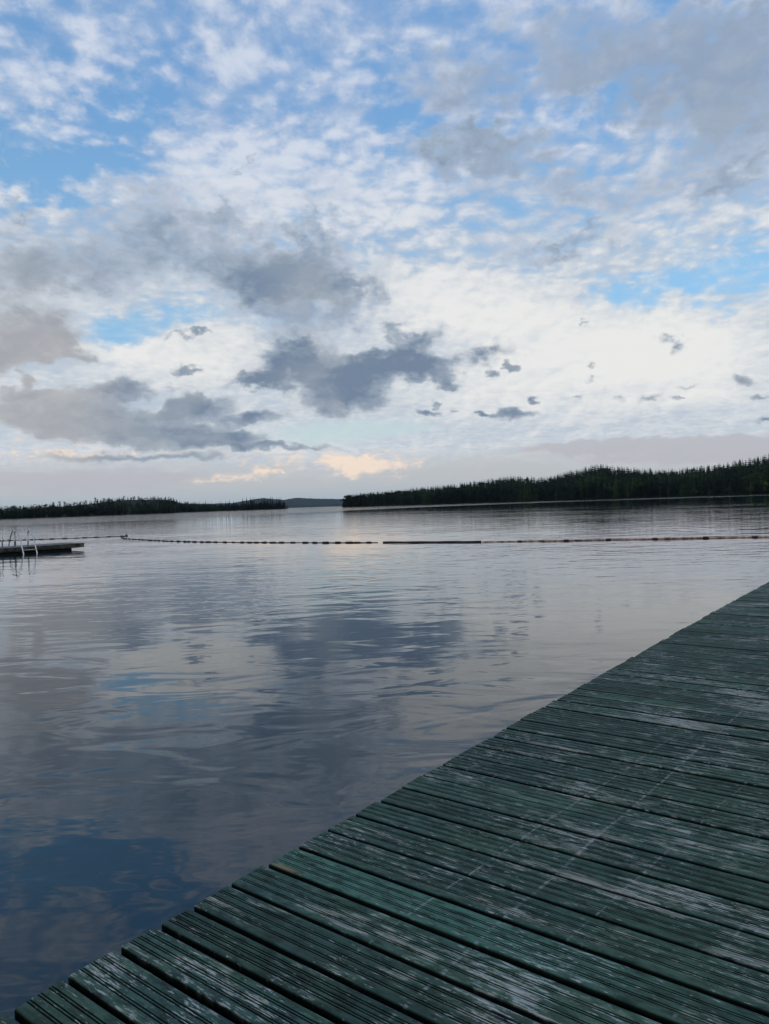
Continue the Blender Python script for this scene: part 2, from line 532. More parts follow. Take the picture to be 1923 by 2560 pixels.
def simple(name, c, rough=0.6, metal=0.0, var=0.35, scale=6.0, spec=0.3):
    m, N, b = material(name)
    g = N.n('ShaderNodeTexCoord').outputs['Object']
    f, _ = N.noise(g, scale, 5, 0.6)
    k = N.mapr(f, 0.3, 0.7, 1 - var, 1 + var)
    N.put(b.inputs['Base Color'], N.vm('SCALE', c) if False else N.mix(1.0, c, N.xyz(k, k, k), 'MULTIPLY'))
    b.inputs['Roughness'].default_value = rough
    b.inputs['Metallic'].default_value = metal
    b.inputs['Specular IOR Level'].default_value = spec
    return m

# ------------------------------------------------------------------ water
def water_material():
    m, N, b = material('lake_water')
    g = N.n('ShaderNodeNewGeometry').outputs['Position']
    px, py, pz = N.sep(g)
    dist = N.vm('LENGTH', g)
    # calm and ruffled patches
    patch, _ = N.noise(N.mapping(g, (3, 1, 0), 0.25, (0.05, 0.16, 1)), 1.0, 3, 0.55, dim='2D')
    ruff = N.mapr(patch, 0.40, 0.62)
    wn, _ = N.noise(N.mapping(g, (0, 0, 0), 0.0, (0.006, 0.03, 1)), 1.0, 3, 0.5, dim='2D')
    edge = N.mapr(N.math('DIVIDE', px, N.math('MAXIMUM', py, 1.0)), -0.30, 0.28, 150.0, 350.0)
    wind = N.mapr(N.math('SUBTRACT', N.math('MULTIPLY_ADD', N.math('SUBTRACT', wn, 0.5), 60.0, dist), edge), 0.0, 40.0)
    near = N.mapr(dist, 4.5, 24.0)
    far = N.mapr(dist, 30.0, 230.0, 1.0, 0.30)
    aL = N.math('MULTIPLY', N.math('MULTIPLY_ADD', near, 0.002, 0.0115), N.mapr(far, 0.30, 1.0, 0.35, 1.0, False))
    aM = N.math('MULTIPLY', N.math('MULTIPLY', N.math('MULTIPLY', N.mapr(near, 0, 1, 0.0115, 0.0095, False), N.mapr(dist, 2.6, 6.5, 0.40, 1.0)), far), N.mapr(ruff, 0, 1, 0.35, 1.3, False))
    aS = N.math('MULTIPLY', N.math('MULTIPLY', N.mapr(near, 0, 1, 0.00045, 0.0011, False), far), N.mapr(ruff, 0, 1, 0.15, 1.2, False))
    aM = N.math('MULTIPLY_ADD', wind, 0.028, aM)
    # wave height as a function of position, sampled three times for the slope
    def height(p):
        h1, _ = N.noise(N.mapping(p, (0, 0, 0), 0.18, (0.42, 0.95, 1)), 1.0, 1.5, 0.4, 0.25, dim='2D')
        h2, _ = N.noise(N.mapping(p, (5, 2, 0), 0.20, (1.05, 2.1, 1)), 1.0, 2.2, 0.45, 0.5, dim='2D')
        h3, _ = N.noise(N.mapping(p, (1, 7, 0), 0.12, (4.5, 11.0, 1)), 1.0, 1.0, 0.5, dim='2D')
        s = N.math('MULTIPLY', N.math('SUBTRACT', h1, 0.5), aL)
        s = N.math('MULTIPLY_ADD', N.math('SUBTRACT', h2, 0.5), aM, s)
        return N.math('MULTIPLY_ADD', N.math('SUBTRACT', h3, 0.5), aS, s)
    e = 0.02
    h0 = height(g)
    hx = height(N.vm('ADD', g, (e, 0, 0)))
    hy = height(N.vm('ADD', g, (0, e, 0)))
    sx = N.math('DIVIDE', N.math('SUBTRACT', h0, hx), e)
    sy = N.math('DIVIDE', N.math('SUBTRACT', h0, hy), e)
    nrm = N.vm('NORMALIZE', N.xyz(sx, sy, 1.0))
    N.put(b.inputs['Normal'], nrm)
    b.inputs['Base Color'].default_value = (0.008, 0.026, 0.038, 1)
    b.inputs['Roughness'].default_value = 0.02
    b.inputs['IOR'].default_value = 1.40
    return m

def ring_sheet(name, mat, rmax, z):
    rs = [0.0, 2, 5, 10, 20, 40, 80, 160, 320, 640, 1300, 2600, 5200, rmax]
    n = 64
    V, Q, T = [(0, 0, z)], [], []
    for r in rs[1:]:
        for k in range(n):
            a = 2 * math.pi * k / n
            V.append((r * math.cos(a), r * math.sin(a), z))
    for k in range(n):
        T.append((0, 1 + k, 1 + (k + 1) % n))
    for i in range(len(rs) - 2):
        for k in range(n):
            j = (k + 1) % n
            Q.append((1 + i * n + k, 1 + (i + 1) * n + k, 1 + (i + 1) * n + j, 1 + i * n + j))
    return mesh_np(name, V, Q, T, [mat])

water = ring_sheet('water', water_material(), 9000, 0.0)
tag(water, kind='structure')
bed = ring_sheet('ground', simple('lake_bed', (0.05, 0.045, 0.035), 0.9), 9500, -3.0)
tag(bed, kind='structure')

# ------------------------------------------------------------------ shores and hills
forest_floor = simple('forest_floor', (0.014, 0.018, 0.010), 0.95, var=0.4, scale=0.05, spec=0.1)
hill_mat = simple('wooded_hills', (0.016, 0.026, 0.018), 0.95, var=0.5, scale=0.012, spec=0.1)

def interp(tab, x):
    return np.interp(x, [t[0] for t in tab], [t[1] for t in tab])

def terrain(name, azs, dist_tab, prof, height_tab, mat, nj=14, rough=0.0):
    """land sheet: from the shoreline (azimuth, distance) outward; prof = list of (metres behind the shore, share of the height)"""
    V, Q = [], []
    na = len(azs)
    for i, a in enumerate(azs):
        d0 = interp(dist_tab, a)
        H = interp(height_tab, a)
        for k, (back, share) in enumerate(prof):
            d = d0 + back
            z = -0.5 if k == 0 else 0.35 + H * share + (rng.normal() * rough * min(1, share + 0.2) if k > 1 else 0)
            V.append((d * math.sin(R(a)), d * math.cos(R(a)), z))
    nk = len(prof)
    for i in range(na - 1):
        for k in range(nk - 1):
            Q.append((i * nk + k, i * nk + k + 1, (i + 1) * nk + k + 1, (i + 1) * nk + k))
    o = mesh_np(name, V, Q, None, [mat], smooth=True)
    tag(o, kind='structure')
    return o

R_SHORE = [(-3.35, 905), (-2.9, 880), (-1, 850), (4, 815), (10, 790), (16, 770), (22, 735), (28.6, 690), (36, 640), (48, 560)]
R_HILL = [(-3.4, 0.0), (-2, 2.0), (3, 8), (7, 12), (9, 14), (10.5, 16), (13, 15), (15, 20), (16.8, 24), (19, 17), (22, 15), (25, 17), (28.6, 24), (36, 32), (48, 36)]
R_PROF = [(-3, 0), (3, 0.0), (25, 0.10), (60, 0.3), (100, 0.6), (150, 0.9), (200, 1.0), (300, 0.9), (450, 0.2), (600, 0)]
shore_r = terrain('shore', np.linspace(-3.38, 48, 130), R_SHORE, R_PROF, R_HILL, forest_floor)
L_SHORE = [(-48, 560), (-36, 600), (-28.5, 640), (-20, 700), (-16.5, 760), (-16.0, 1000), (-12, 1060), (-8.0, 1100), (-7.7, 1120)]
L_HILL = [(-48, 6), (-30, 8), (-27, 10), (-25, 12), (-23, 15), (-20, 21), (-17, 20), (-15, 14), (-13, 6), (-8.5, 1), (-7.6, 0)]
L_PROF = [(-3, 0), (3, 0.0), (40, 0.05), (120, 0.15), (220, 0.5), (320, 0.9), (420, 1.0), (560, 0.8), (900, 0)]
shore_l = terrain('shore', np.linspace(-48, -7.7, 130), L_SHORE, L_PROF, L_HILL, forest_floor)

def hills(name, azs, d, top_tab, depth, mat, bump):
    V, Q = [], []
    rows = [(0.0, 0.0), (0.12, 0.12), (0.3, 0.4), (0.5, 0.75), (0.7, 0.96), (0.8, 1.0), (1.0, 0.85), (1.5, 0.0)]
    na = len(azs)
    for a in azs:
        H = interp(top_tab, a)
        for k, (f, s) in enumerate(rows):
            dd = d + depth * f
            z = -1.0 if k == 0 else max(0.2, H * s) + rng.uniform(0, bump)
            V.append((dd * math.sin(R(a)), dd * math.cos(R(a)), z))
    nk = len(rows)
    for i in range(na - 1):
        for k in range(nk - 1):
            Q.append((i * nk + k, i * nk + k + 1, (i + 1) * nk + k + 1, (i + 1) * nk + k))
    o = mesh_np(name, V, Q, None, [mat])
    tag(o, kind='structure')
    return o

hills('hills', np.linspace(-24, 8, 360), 8200, [(-24, 32), (-17, 87), (-15.5, 92), (-14, 79), (-12, 82), (-10.4, 120), (-9.6, 133), (-9.0, 120), (-8, 104), (-7, 123), (-5.5, 104), (-3.3, 87), (0, 95), (8, 47)], 1400, hill_mat, 9)
hills('hills', np.linspace(-22, 6, 300), 5200, [(-22, 14), (-16, 38), (-13, 41), (-11.5, 44), (-10.5, 49), (-9.2, 44), (-8, 23), (-6.5, 13), (-5, 14), (-3.2, 16), (0, 23), (6, 12)], 800, hill_mat, 6)

# ------------------------------------------------------------------ trees
def leaf_mat(name, c, var):
    m, N, b = material(name)
    oi = N.n('ShaderNodeObjectInfo').outputs['Random']
    g = N.n('ShaderNodeNewGeometry').outputs['Position']
    f, _ = N.noise(g, 0.35, 3, 0.6)
    k = N.math('MULTIPLY', N.mapr(oi, 0, 1, 1 - var, 1 + var, False), N.mapr(f, 0.3, 0.7, 0.6, 1.4))
    big, _ = N.noise(g, 0.022, 2, 0.5)
    c2 = (c[0] * 2.8, c[1] * 2.9, c[2] * 1.5)
    cc = N.mix(N.mapr(big, 0.46, 0.66), c, c2)
    N.put(b.inputs['Base Color'], N.mix(1.0, cc, N.xyz(k, k, k), 'MULTIPLY'))
    b.inputs['Roughness'].default_value = 0.85
    b.inputs['Specular IOR Level'].default_value = 0.1
    return m

needle_mat = leaf_mat('spruce_needles', (0.007, 0.012, 0.007), 0.4)
pine_mat = leaf_mat('pine_needles', (0.013, 0.019, 0.012), 0.3)
birch_mat = leaf_mat('birch_leaves', (0.026, 0.042, 0.020), 0.3)
bark_mat = simple('conifer_bark', (0.035, 0.028, 0.022), 0.9, scale=2.0)
birch_bark = simple('birch_bark', (0.11, 0.105, 0.09), 0.8, scale=1.5, var=0.5)

def spruce_arrays(h=1.0, w=0.17, tiers=15, per=7, r=None):
    """unit height spruce crown: drooping pointed branches in tiers"""
    r = r or np.random.default_rng(1)
    V, T = [], []
    for t in range(tiers):
        f = t / (tiers - 1)
        z = 0.07 + 0.90 * f
        rad = w * (1 - f) ** 0.85 + 0.008
        rad *= r.uniform(0.8, 1.12)
        for k in range(per if f < 0.75 else 5):
            a = 2 * math.pi * (k + r.uniform(-0.3, 0.3)) / per + t * 0.9
            rr = rad * r.uniform(0.65, 1.2)
            wd = 0.42 * rr + 0.006
            b = len(V)
            ca, sa = math.cos(a), math.sin(a)
            V += [(0, 0, z + 0.055), (rr * ca, rr * sa, z - 0.30 * rr - 0.012),
                  (rr * .55 * ca - wd * sa, rr * .55 * sa + wd * ca, z - 0.02), (rr * .55 * ca + wd * sa, rr * .55 * sa - wd * ca, z - 0.02)]
            T += [(b, b + 2, b + 1), (b, b + 1, b + 3)]
    b = len(V)
    V += [(0.012, 0, 0.93), (-0.006, 0.01, 0.93), (-0.006, -0.01, 0.93), (0, 0, 1.0)]
    T += [(b, b + 1, b + 3), (b + 1, b + 2, b + 3), (b + 2, b, b + 3)]
    return np.array(V), np.array(T)

def clump_arrays(z0, z1, w, n, leaf, r, shape=1.0):
    """crown of many leaf-clump faces spread through an uneven volume"""
    cents = [(r.normal() * w * .40, r.normal() * w * .40, r.uniform(z0 + (z1 - z0) * .1, z1 - (z1 - z0) * .12), r.uniform(.28, .55) * w) for _ in range(9)]
    V, T = [], []
    for i in range(n):
        cx, cy, cz, cr = cents[i % 9]
        d = r.normal(size=3); d /= np.linalg.norm(d)
        p = np.array((cx, cy, cz)) + d * cr * r.uniform(0.5, 1.05) * np.array((1, 1, .75))
        u = r.normal(size=3); u /= np.linalg.norm(u)
        v = np.cross(u, d); v /= (np.linalg.norm(v) + 1e-6)
        s = leaf * r.uniform(.6, 1.4)
        b = len(V)
        V += [p - u * s, p + v * s * .8, p + u * s]
        T.append((b, b + 1, b + 2))
    return np.array(V), np.array(T)

def trunk_mb(h, r0, r1=0.01, lean=0.0):
    mb = MB()
    mb.tube([(0, 0, -0.02 * h), (lean * .3, 0, h * .35), (lean * .7, .0, h * .7), (lean, 0, h)], [r0, r0 * .75 + r1 * .25, r0 * .4 + r1 * .6, r1], 6)
    return mb

def data_of(o):
    me = o.data
    bpy.data.objects.remove(o)
    return me

tree_rng = np.random.default_rng(5)
SPRUCES = []
for i in range(5):
    v, t = spruce_arrays(w=[.15, .18, .13, .2, .16][i], tiers=16, per=8, r=np.random.default_rng(40 + i))
    crown = data_of(mesh_np('crown', v, None, t, [needle_mat]))
    tr = data_of(trunk_mb(0.96, 0.014, 0.002).build('trunk', bark_mat))
    SPRUCES.append((crown, tr))
BIRCHES = []
for i in range(3):
    r = np.random.default_rng(70 + i)
    v, t = clump_arrays(0.12, 1.0, 0.24, 420, 0.035, r)
    BIRCHES.append((data_of(mesh_np('crown', v, None, t, [birch_mat])), data_of(trunk_mb(0.9, 0.012, 0.003, 0.02).build('trunk', birch_bark))))
PINES = []
for i in range(3):
    r = np.random.default_rng(90 + i)
    v, t = clump_arrays(0.32, 1.0, 0.20, 420, 0.04, r)
    PINES.append((data_of(mesh_np('crown', v, None, t, [pine_mat])), data_of(trunk_mb(0.93, 0.016, 0.004, 0.01).build('trunk', bark_mat))))

def plant(kind, protos, a, d, z, h, label, group, wide=1.0):
    crown, tr = protos[int(tree_rng.integers(len(protos)))]
    root = empty(kind, (d * math.sin(R(a)), d * math.cos(R(a)), z), tree_rng.uniform(0, 6.28))
    root.scale = (h * wide, h * wide, h)
    for nm, me in (('crown', crown), ('trunk', tr)):
        c = bpy.data.objects.new(nm, me)
        col.objects.link(c)
        c.parent = root
    tag(root, label, 'tree', group)
    return root

def ground_z(a, back, hill_tab, prof):
    return 0.35 + interp(hill_tab, a) * np.interp(back, [p[0] for p in prof], [p[1] for p in prof])

# front row along the right shore: every tree its own
RH = [(-3.35, 11), (-3.0, 18), (-1, 19), (4, 19), (8, 21), (10, 23), (12.2, 19), (15, 22), (17, 25), (19, 24), (22, 21), (26, 21), (30, 23)]
a = -3.25
while a < 29.0:
    d0 = interp(R_SHORE, a)
    back = tree_rng.uniform(4, 16)
    h = interp(RH, a) * tree_rng.uniform(0.62, 0.98)
    plant('spruce_tree', SPRUCES, a, d0 + back, ground_z(a, back, R_HILL, R_PROF), h,
          'dark green pointed spruce standing at the water along the right-hand wooded shore', 'spruces lining the right-hand shore', tree_rng.uniform(1.1, 1.7))
    a += tree_rng.uniform(0.11, 0.19)
for a in (13.6, 18.9, 21.2, 21.8, 23.7, 24.6, 25.9, 27.3, 28.2):
    d0 = interp(R_SHORE, a)
    plant('birch_tree', BIRCHES, a, d0 + 2.5, 0.35, tree_rng.uniform(10, 15),
          'small light green birch with pale trunk at the foot of the right-hand shore', 'birches along the right-hand shore', 1.0)
# the dark point of the left shore
a = -16.0
while a < -7.75:
    d0 = interp(L_SHORE, a)
    back = tree_rng.uniform(4, 22)
    h = np.interp(a, [-16, -13, -11, -9, -8.2, -7.75], [14, 14, 17, 19, 17, 9]) * tree_rng.uniform(.75, 1.12)
    plant('spruce_tree', SPRUCES, a, d0 + back, 0.4, h,
          'nearly black spruce on the low point at the right end of the left-hand shore', 'spruces on the point of the left-hand shore', tree_rng.uniform(.9, 1.3))
    a += tree_rng.uniform(0.10, 0.2)
# tall lone pines that break the skyline on the left ridge
for i, (a, h, wd, lab) in enumerate([
        (-25.42, 6.5, 1.3, 'leftmost of the lone tall pines standing above the left ridge'),
        (-24.95, 8, 1.4, 'tall dense pine in the middle of the pair cluster above the left ridge'),
        (-24.55, 8.5, 1.2, 'tall pine with open crown just right of the dense pine on left ridge'),
        (-24.2, 7.5, 1.3, 'rightmost pine of the cluster of four breaking the left skyline'),
        (-22.75, 6.5, 1.1, 'short bushy lone pine between two groups on the left skyline'),
        (-22.1, 9, .9, 'tallest slender lone pine with small crown on the left skyline'),
        (-21.5, 6.5, 1.4, 'broad lone pine right of the slender tall one on left skyline'),
        (-20.1, 6, 1.2, 'small lone pine near the middle of the left ridge'),
        (-19.3, 5.5, 1.2, 'lowest lone pine at the right end of the left ridge')]):
    d = interp(L_SHORE, a) + 400
    plant('pine_tree', PINES, a, d, ground_z(a, 400, L_HILL, L_PROF), h, lab, 'lone pines on the left skyline', wd)

# the woods behind: one mass per shore
def forest(name, specs, mat, label):
    """specs = list of (azimuth, distance, z, height, width); one joined mesh"""
    temps = [spruce_arrays(w=w, tiers=9, per=6, r=np.random.default_rng(200 + i)) for i, w in enumerate((.16, .2, .14, .24))]
    cl = [clump_arrays(0.2, 0.95, 0.3, 150, 0.06, np.random.default_rng(300 + i)) for i in range(2)]
    VV, TT, off = [], [], 0
    for (a, d, z, h, w, round_) in specs:
        v, t = (cl[int(rng.integers(2))] if round_ else temps[int(rng.integers(4))])
        th = rng.uniform(0, 6.28)
        c, s = math.cos(th), math.sin(th)
        x = (v[:, 0] * c - v[:, 1] * s) * h * w + d * math.sin(R(a))
        y = (v[:, 0] * s + v[:, 1] * c) * h * w + d * math.cos(R(a))
        VV.append(np.stack([x, y, v[:, 2] * h + z], 1))
        TT.append(t + off)
        off += len(v)
    o = mesh_np(name, np.concatenate(VV), None, np.concatenate(TT), [mat])
    tag(o, label, 'forest', kind='stuff')
    return o

specs = []
for i in range(4600):
    a = rng.uniform(-3.0, 40)
    back = 10 + 240 * rng.uniform() ** 1.3
    if a < -1: back = min(back, 10 + (a + 3.35) * 70)
    d = interp(R_SHORE, a) + back
    h = interp(RH, min(a, 30)) * rng.uniform(0.62, 0.92)
    specs.append((a, d, ground_z(a, back, R_HILL, R_PROF) - 0.3, h, rng.uniform(1.15, 1.8), rng.uniform() < 0.22 and back < 140))
forest('forest', specs, needle_mat, 'dark mixed spruce wood covering the hill behind the right-hand shore')
specs = []
for i in range(2600):
    a = rng.uniform(-40, -7.9)
    back = 4 + 440 * rng.uniform() ** 1.6
    if a > -12: back = min(back, 4 + (-7.6 - a) * 60)
    d = interp(L_SHORE, a) + back
    h = np.interp(back, [0, 120, 300, 440], [10.5, 9.5, 7, 5]) * rng.uniform(.65, 1.1)
    specs.append((a, d, ground_z(a, back, L_HILL, L_PROF) - 0.3, h, rng.uniform(1.0, 1.5), rng.uniform() < 0.12))
forest('forest', specs, needle_mat, 'low dark wood along the left-hand shore with a paler ridge behind')

# ------------------------------------------------------------------ dock
DOCK_ROT = R(-36.6)
N_B = (math.cos(R(36.6)), -math.sin(R(36.6)))     # along the boards, away from the edge
A_B = (math.sin(R(36.6)), math.cos(R(36.6)))      # along the dock
DECK_Z = 0.45
def dock_material():
    m, N, b = material('worn_green_paint')
    g = N.n('ShaderNodeTexCoord').outputs['Object']
    at = N.n('ShaderNodeAttribute', attribute_name='board')
    tone, dirt_shade, teal = N.sep(at.outputs['Vector'])
    rnd = at.outputs['Alpha']
    gx, gy, gz = N.sep(g)
    # own texture space per board so that streaks do not run across boards
    gb = N.xyz(N.math('MULTIPLY_ADD', rnd, 37.0, gx), gy, N.math('MULTIPLY', rnd, 50.0))
    streak, _ = N.noise(N.mapping(gb, (0, 0, 0), 0, (3.2, 24, 1)), 1.0, 5, 0.6)
    grain, _ = N.noise(N.mapping(gb, (0, 0, 0), 0, (7, 300, 1)), 1.0, 3, 0.6)
    patch, _ = N.noise(N.mapping(gb, (0, 0, 0), 0, (2.6, 9, 1)), 1.0, 6, 0.66, 0.5)
    mott, _ = N.noise(N.mapping(gb, (4, 0, 0), 0, (14, 34, 1)), 1.0, 5, 0.7)
    chips, _ = N.noise(N.mapping(gb, (9, 0, 0), 0, (20, 150, 1)), 1.0, 5, 0.70)
    blot, _ = N.noise(N.mapping(g, (2, 5, 0), 0, (1.1, 0.9, 1)), 1.0, 4, 0.6)
    def gray(v):
        return N.xyz(v, v, v)
    green = N.mix(N.mapr(blot, 0.35, 0.65), (0.042, 0.080, 0.055), (0.026, 0.059, 0.050))
    green = N.mix(N.mapr(patch, 0.45, 0.75), green, (0.062, 0.115, 0.076))
    green = N.mix(1.0, green, gray(N.mapr(tone, 0, 1, 0.74, 1.22, False)), 'MULTIPLY')
    tl = N.math('MULTIPLY', teal, N.mapr(N.math('MULTIPLY_ADD', patch, 0.5, gx), 0.1, -0.9))
    green = N.mix(N.math('MULTIPLY', tl, 0.75), green, N.mix(streak, (0.052, 0.125, 0.092), (0.080, 0.175, 0.130)))
    # dark mildew mottling
    green = N.mix(1.0, green, gray(N.mapr(mott, 0.30, 0.62, 0.40, 1.25)), 'MULTIPLY')
    green = N.mix(1.0, green, gray(N.mapr(grain, 0.3, 0.7, 0.78, 1.22)), 'MULTIPLY')
    # bare grey wood where the paint has worn off, in patches drawn out along the grain
    wv = N.math('MULTIPLY_ADD', N.math('SUBTRACT', patch, 0.5), 1.9, 0.44)
    wv = N.math('MULTIPLY_ADD', N.math('SUBTRACT', streak, 0.5), 1.5, wv)
    wv = N.math('MULTIPLY_ADD', N.math('SUBTRACT', mott, 0.5), 1.3, wv)
    wv = N.math('MULTIPLY_ADD', N.math('SUBTRACT', grain, 0.5), 1.0, wv)
    wv = N.math('MULTIPLY_ADD', N.math('SUBTRACT', blot, 0.5), 0.9, wv)
    wv = N.math('MULTIPLY_ADD', tone, 0.10, wv)
    wv = N.math('MULTIPLY_ADD', tl, -0.45, wv)
    path = N.mapr(N.math('ABSOLUTE', N.math('ADD', gx, 0.72)), 0.85, 0.1)
    wv = N.math('MULTIPLY_ADD', path, 0.16, wv)
    spots, _ = N.noise(N.mapping(g, (7, 3, 0), 0, (1.7, 2.4, 1)), 1.0, 4, 0.65)
    wv = N.math('MULTIPLY_ADD', N.math('SUBTRACT', spots, 0.5), 0.9, wv)
    wear = N.mapr(wv, 0.77, 1.02)
    bare = N.mix(N.mapr(grain, 0.35, 0.65), (0.11, 0.115, 0.092), (0.37, 0.355, 0.30))
    c = N.mix(N.math('MULTIPLY', wear, 0.85), green, bare)
    ch = N.mapr(N.math('MULTIPLY_ADD', N.math('SUBTRACT', spots, 0.5), 0.55, N.math('MULTIPLY_ADD', wear, 0.05, chips)), 0.61, 0.65)
    c = N.mix(N.math('MULTIPLY', ch, 0.8), c, (0.42, 0.43, 0.40))
    # scraped lines that cross the boards at a slant, broken and fading
    scr = None
    brk, _ = N.noise(N.mapping(g, (0, 0, 0), 0, (9, 46, 1)), 1.0, 3, 0.75)
    fade, _ = N.noise(N.mapping(g, (3, 0, 0), 0, (1.5, 1.3, 1)), 1.0, 3, 0.6)
    wig = N.math('MULTIPLY_ADD', N.math('SUBTRACT', fade, 0.5), 0.03, gx)
    for (x0, sl, wd, k) in SCRAPES:
        dd = N.math('ABSOLUTE', N.math('SUBTRACT', N.math('MULTIPLY_ADD', gy, -sl, wig), x0))
        lm = N.math('MULTIPLY', N.mapr(dd, wd, wd * 0.3), k)
        scr = lm if scr is None else N.math('MAXIMUM', scr, lm)
    scr = N.math('MULTIPLY', scr, N.mapr(N.math('MULTIPLY_ADD', fade, 0.5, brk), 0.70, 0.86))
    c = N.mix(N.math('MULTIPLY', scr, 0.55), c, (0.38, 0.39, 0.37))
    # orange rub at the outer corner of the one bright board
    rub = N.math('MULTIPLY', N.mapr(N.vm('LENGTH', N.vm('MULTIPLY', N.vm('SUBTRACT', g, (-1.70, 1.672, 0.0)), (1.0, 7.0, 0.0))), 0.09, 0.02), N.mapr(streak, 0.40, 0.55))
    c = N.mix(N.math('MULTIPLY', rub, 0.8), c, (0.30, 0.17, 0.07))
    # dark knots
    kn = N.n('ShaderNodeTexVoronoi', feature='F1')
    kn.inputs['Scale'].default_value = 1.0
    N.put(kn.inputs['Vector'], N.mapping(gb, (0, 0, 0), 0, (2.2, 7.0, 1)))
    c = N.mix(N.math('MULTIPLY', N.mapr(kn.outputs['Distance'], 0.07, 0.03), 0.9), c, (0.010, 0.011, 0.010))
    # dirt packed in the grooves, and gap shade painted onto the board sides
    c = N.mix(N.math('MULTIPLY', dirt_shade, 0.93), c, (0.004, 0.0055, 0.0055))
    N.put(b.inputs['Base Color'], c)
    N.put(b.inputs['Roughness'], N.mapr(wear, 0, 1, 0.58, 0.9))
    N.put(b.inputs['Specular IOR Level'], N.mapr(dirt_shade, 0, 1, 0.13, 0.01))
    bp = N.n('ShaderNodeBump')
    bp.inputs['Strength'].default_value = 0.6
    bp.inputs['Distance'].default_value = 0.002
    N.put(bp.inputs['Height'], N.math('MULTIPLY_ADD', wear, -0.3, N.math('MULTIPLY_ADD', mott, 0.5, grain)))
    N.put(b.inputs['Normal'], bp.outputs[0])
    return m
SCRAPES = [(-1.105, 0.078, 0.008, 1.0), (-1.395, 0.115, 0.006, .8), (-1.03, 0.14, 0.005, .7), (-0.68, 0.13, 0.006, .7)]

dock = empty('dock', (0, 0, DECK_Z), DOCK_ROT)
tag(dock, 'weathered dark green wooden dock of grooved boards running out from the lower corner', 'dock')
# the boards: starts of the boards measured along the dock, then a regular pitch
PITCH = 0.1523
starts = [0.82, 0.965, 1.116, 1.244, 1.36, 1.509, 1.665, 1.813, 1.97, 2.127, 2.279, 2.436, 2.594, 2.748, 2.903, 3.056, 3.224, 3.371, 3.537, 3.694, 3.844]
s0 = starts[0]
brng = np.random.default_rng(21)
while starts[-1] < 24:
    starts.append(starts[-1] + PITCH * brng.uniform(0.97, 1.03))
pre = [s0]
while pre[-1] > -1.6:
    pre.append(pre[-1] - PITCH * brng.uniform(0.97, 1.03))
starts = pre[:0:-1] + starts
teal_i = len(pre) - 1 + 6
X1 = 0.95
nx = 22
V, Q, ATT, MI = [], [], [], []
def board_profile(w, t):
    """cross-section (y, z, groove) across the top, then down and under"""
    r = 0.0038
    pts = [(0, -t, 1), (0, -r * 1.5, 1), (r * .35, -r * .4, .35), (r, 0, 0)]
    for c in (0.27, 0.5, 0.735):
        for o in (-0.0039, 0.0039):
            y = c * w + o
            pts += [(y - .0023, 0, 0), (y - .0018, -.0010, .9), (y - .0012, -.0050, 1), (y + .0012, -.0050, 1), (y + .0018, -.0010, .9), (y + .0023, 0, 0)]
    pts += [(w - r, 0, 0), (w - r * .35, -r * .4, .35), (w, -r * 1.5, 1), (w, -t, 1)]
    return pts
for i in range(len(starts) - 1):
    y0 = starts[i]
    gap = brng.uniform(0.015, 0.0215)
    w = starts[i + 1] - y0 - gap
    prof = board_profile(w, 0.028)
    m_ = len(prof)
    xe = -1.800 + 0.0128 * y0 + 0.0009 * max(0, min(y0, 14)) ** 2 + brng.normal() * 0.004
    zt = brng.normal() * 0.0012
    tilt = brng.normal() * 0.006
    bow = brng.normal() * 0.0025
    wob = brng.normal() * 0.002
    tone, rnd = brng.uniform(), brng.uniform()
    teal = 1.0 if i == teal_i else 0.0
    base = len(V)
    xs = [xe, xe + .003, xe + .02] + list(np.linspace(xe + .12, X1, nx - 3))
    for j, x in enumerate(xs):
        f = (x - xe) / (X1 - xe)
        for (y, z, gr) in prof:
            zz = z + zt + tilt * (y - w / 2) + bow * math.sin(f * 3.1)
            if j == 0 and z > -0.02: zz -= 0.003
            skew = 0.004 * wob / 0.002 * (y / w - .5)
            V.append((x + (skew if j < 3 else 0), y0 + y + wob * math.sin(f * 5 + i), zz))
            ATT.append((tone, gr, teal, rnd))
    for j in range(nx - 1):
        for k in range(m_):
            k2 = (k + 1) % m_
            Q.append((base + j * m_ + k, base + (j + 1) * m_ + k, base + (j + 1) * m_ + k2, base + j * m_ + k2))
    # end caps as strips top to bottom
    for j, flip in ((0, False), (nx - 1, True)):
        o = base + j * m_
        top = list(range(1, m_ - 1))
        L, Rr = o, o + m_ - 1
        half = m_ // 2
        for k in range(0, half - 1):
            q = (o + k, o + k + 1, o + m_ - 2 - k, o + m_ - 1 - k)
            Q.append(q if not flip else q[::-1])
deck_mat = dock_material()
deck = mesh_np('deck', V, Q, None, [deck_mat], dock)
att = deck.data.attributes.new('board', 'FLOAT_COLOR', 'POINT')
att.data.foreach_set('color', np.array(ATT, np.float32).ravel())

dark_wood = simple('dark_joist_wood', (0.022, 0.022, 0.018), 0.85, scale=5)
L0, L1 = -1.55, 23.9
def edge_x(s):
    return -1.800 + 0.0128 * s + 0.0009 * max(0, min(s, 14)) ** 2
def sweep(path, w, h, zc):
    """a beam of section w x h along a plan path"""
    mb = MB()
    vs, qs = [], []
    for (x, y) in path:
        vs += [(x - w / 2, y, zc - h / 2), (x + w / 2, y, zc - h / 2), (x + w / 2, y, zc + h / 2), (x - w / 2, y, zc + h / 2)]
    for i in range(len(path) - 1):
        for k in range(4):
            j = (k + 1) % 4
            qs.append((i * 4 + k, (i + 1) * 4 + k, (i + 1) * 4 + j, i * 4 + j))
    n = (len(path) - 1) * 4
    qs += [(0, 1, 2, 3), (n + 3, n + 2, n + 1, n)]
    mb.add(vs, qs)
    return mb
SS = list(np.linspace(L0, L1, 40))
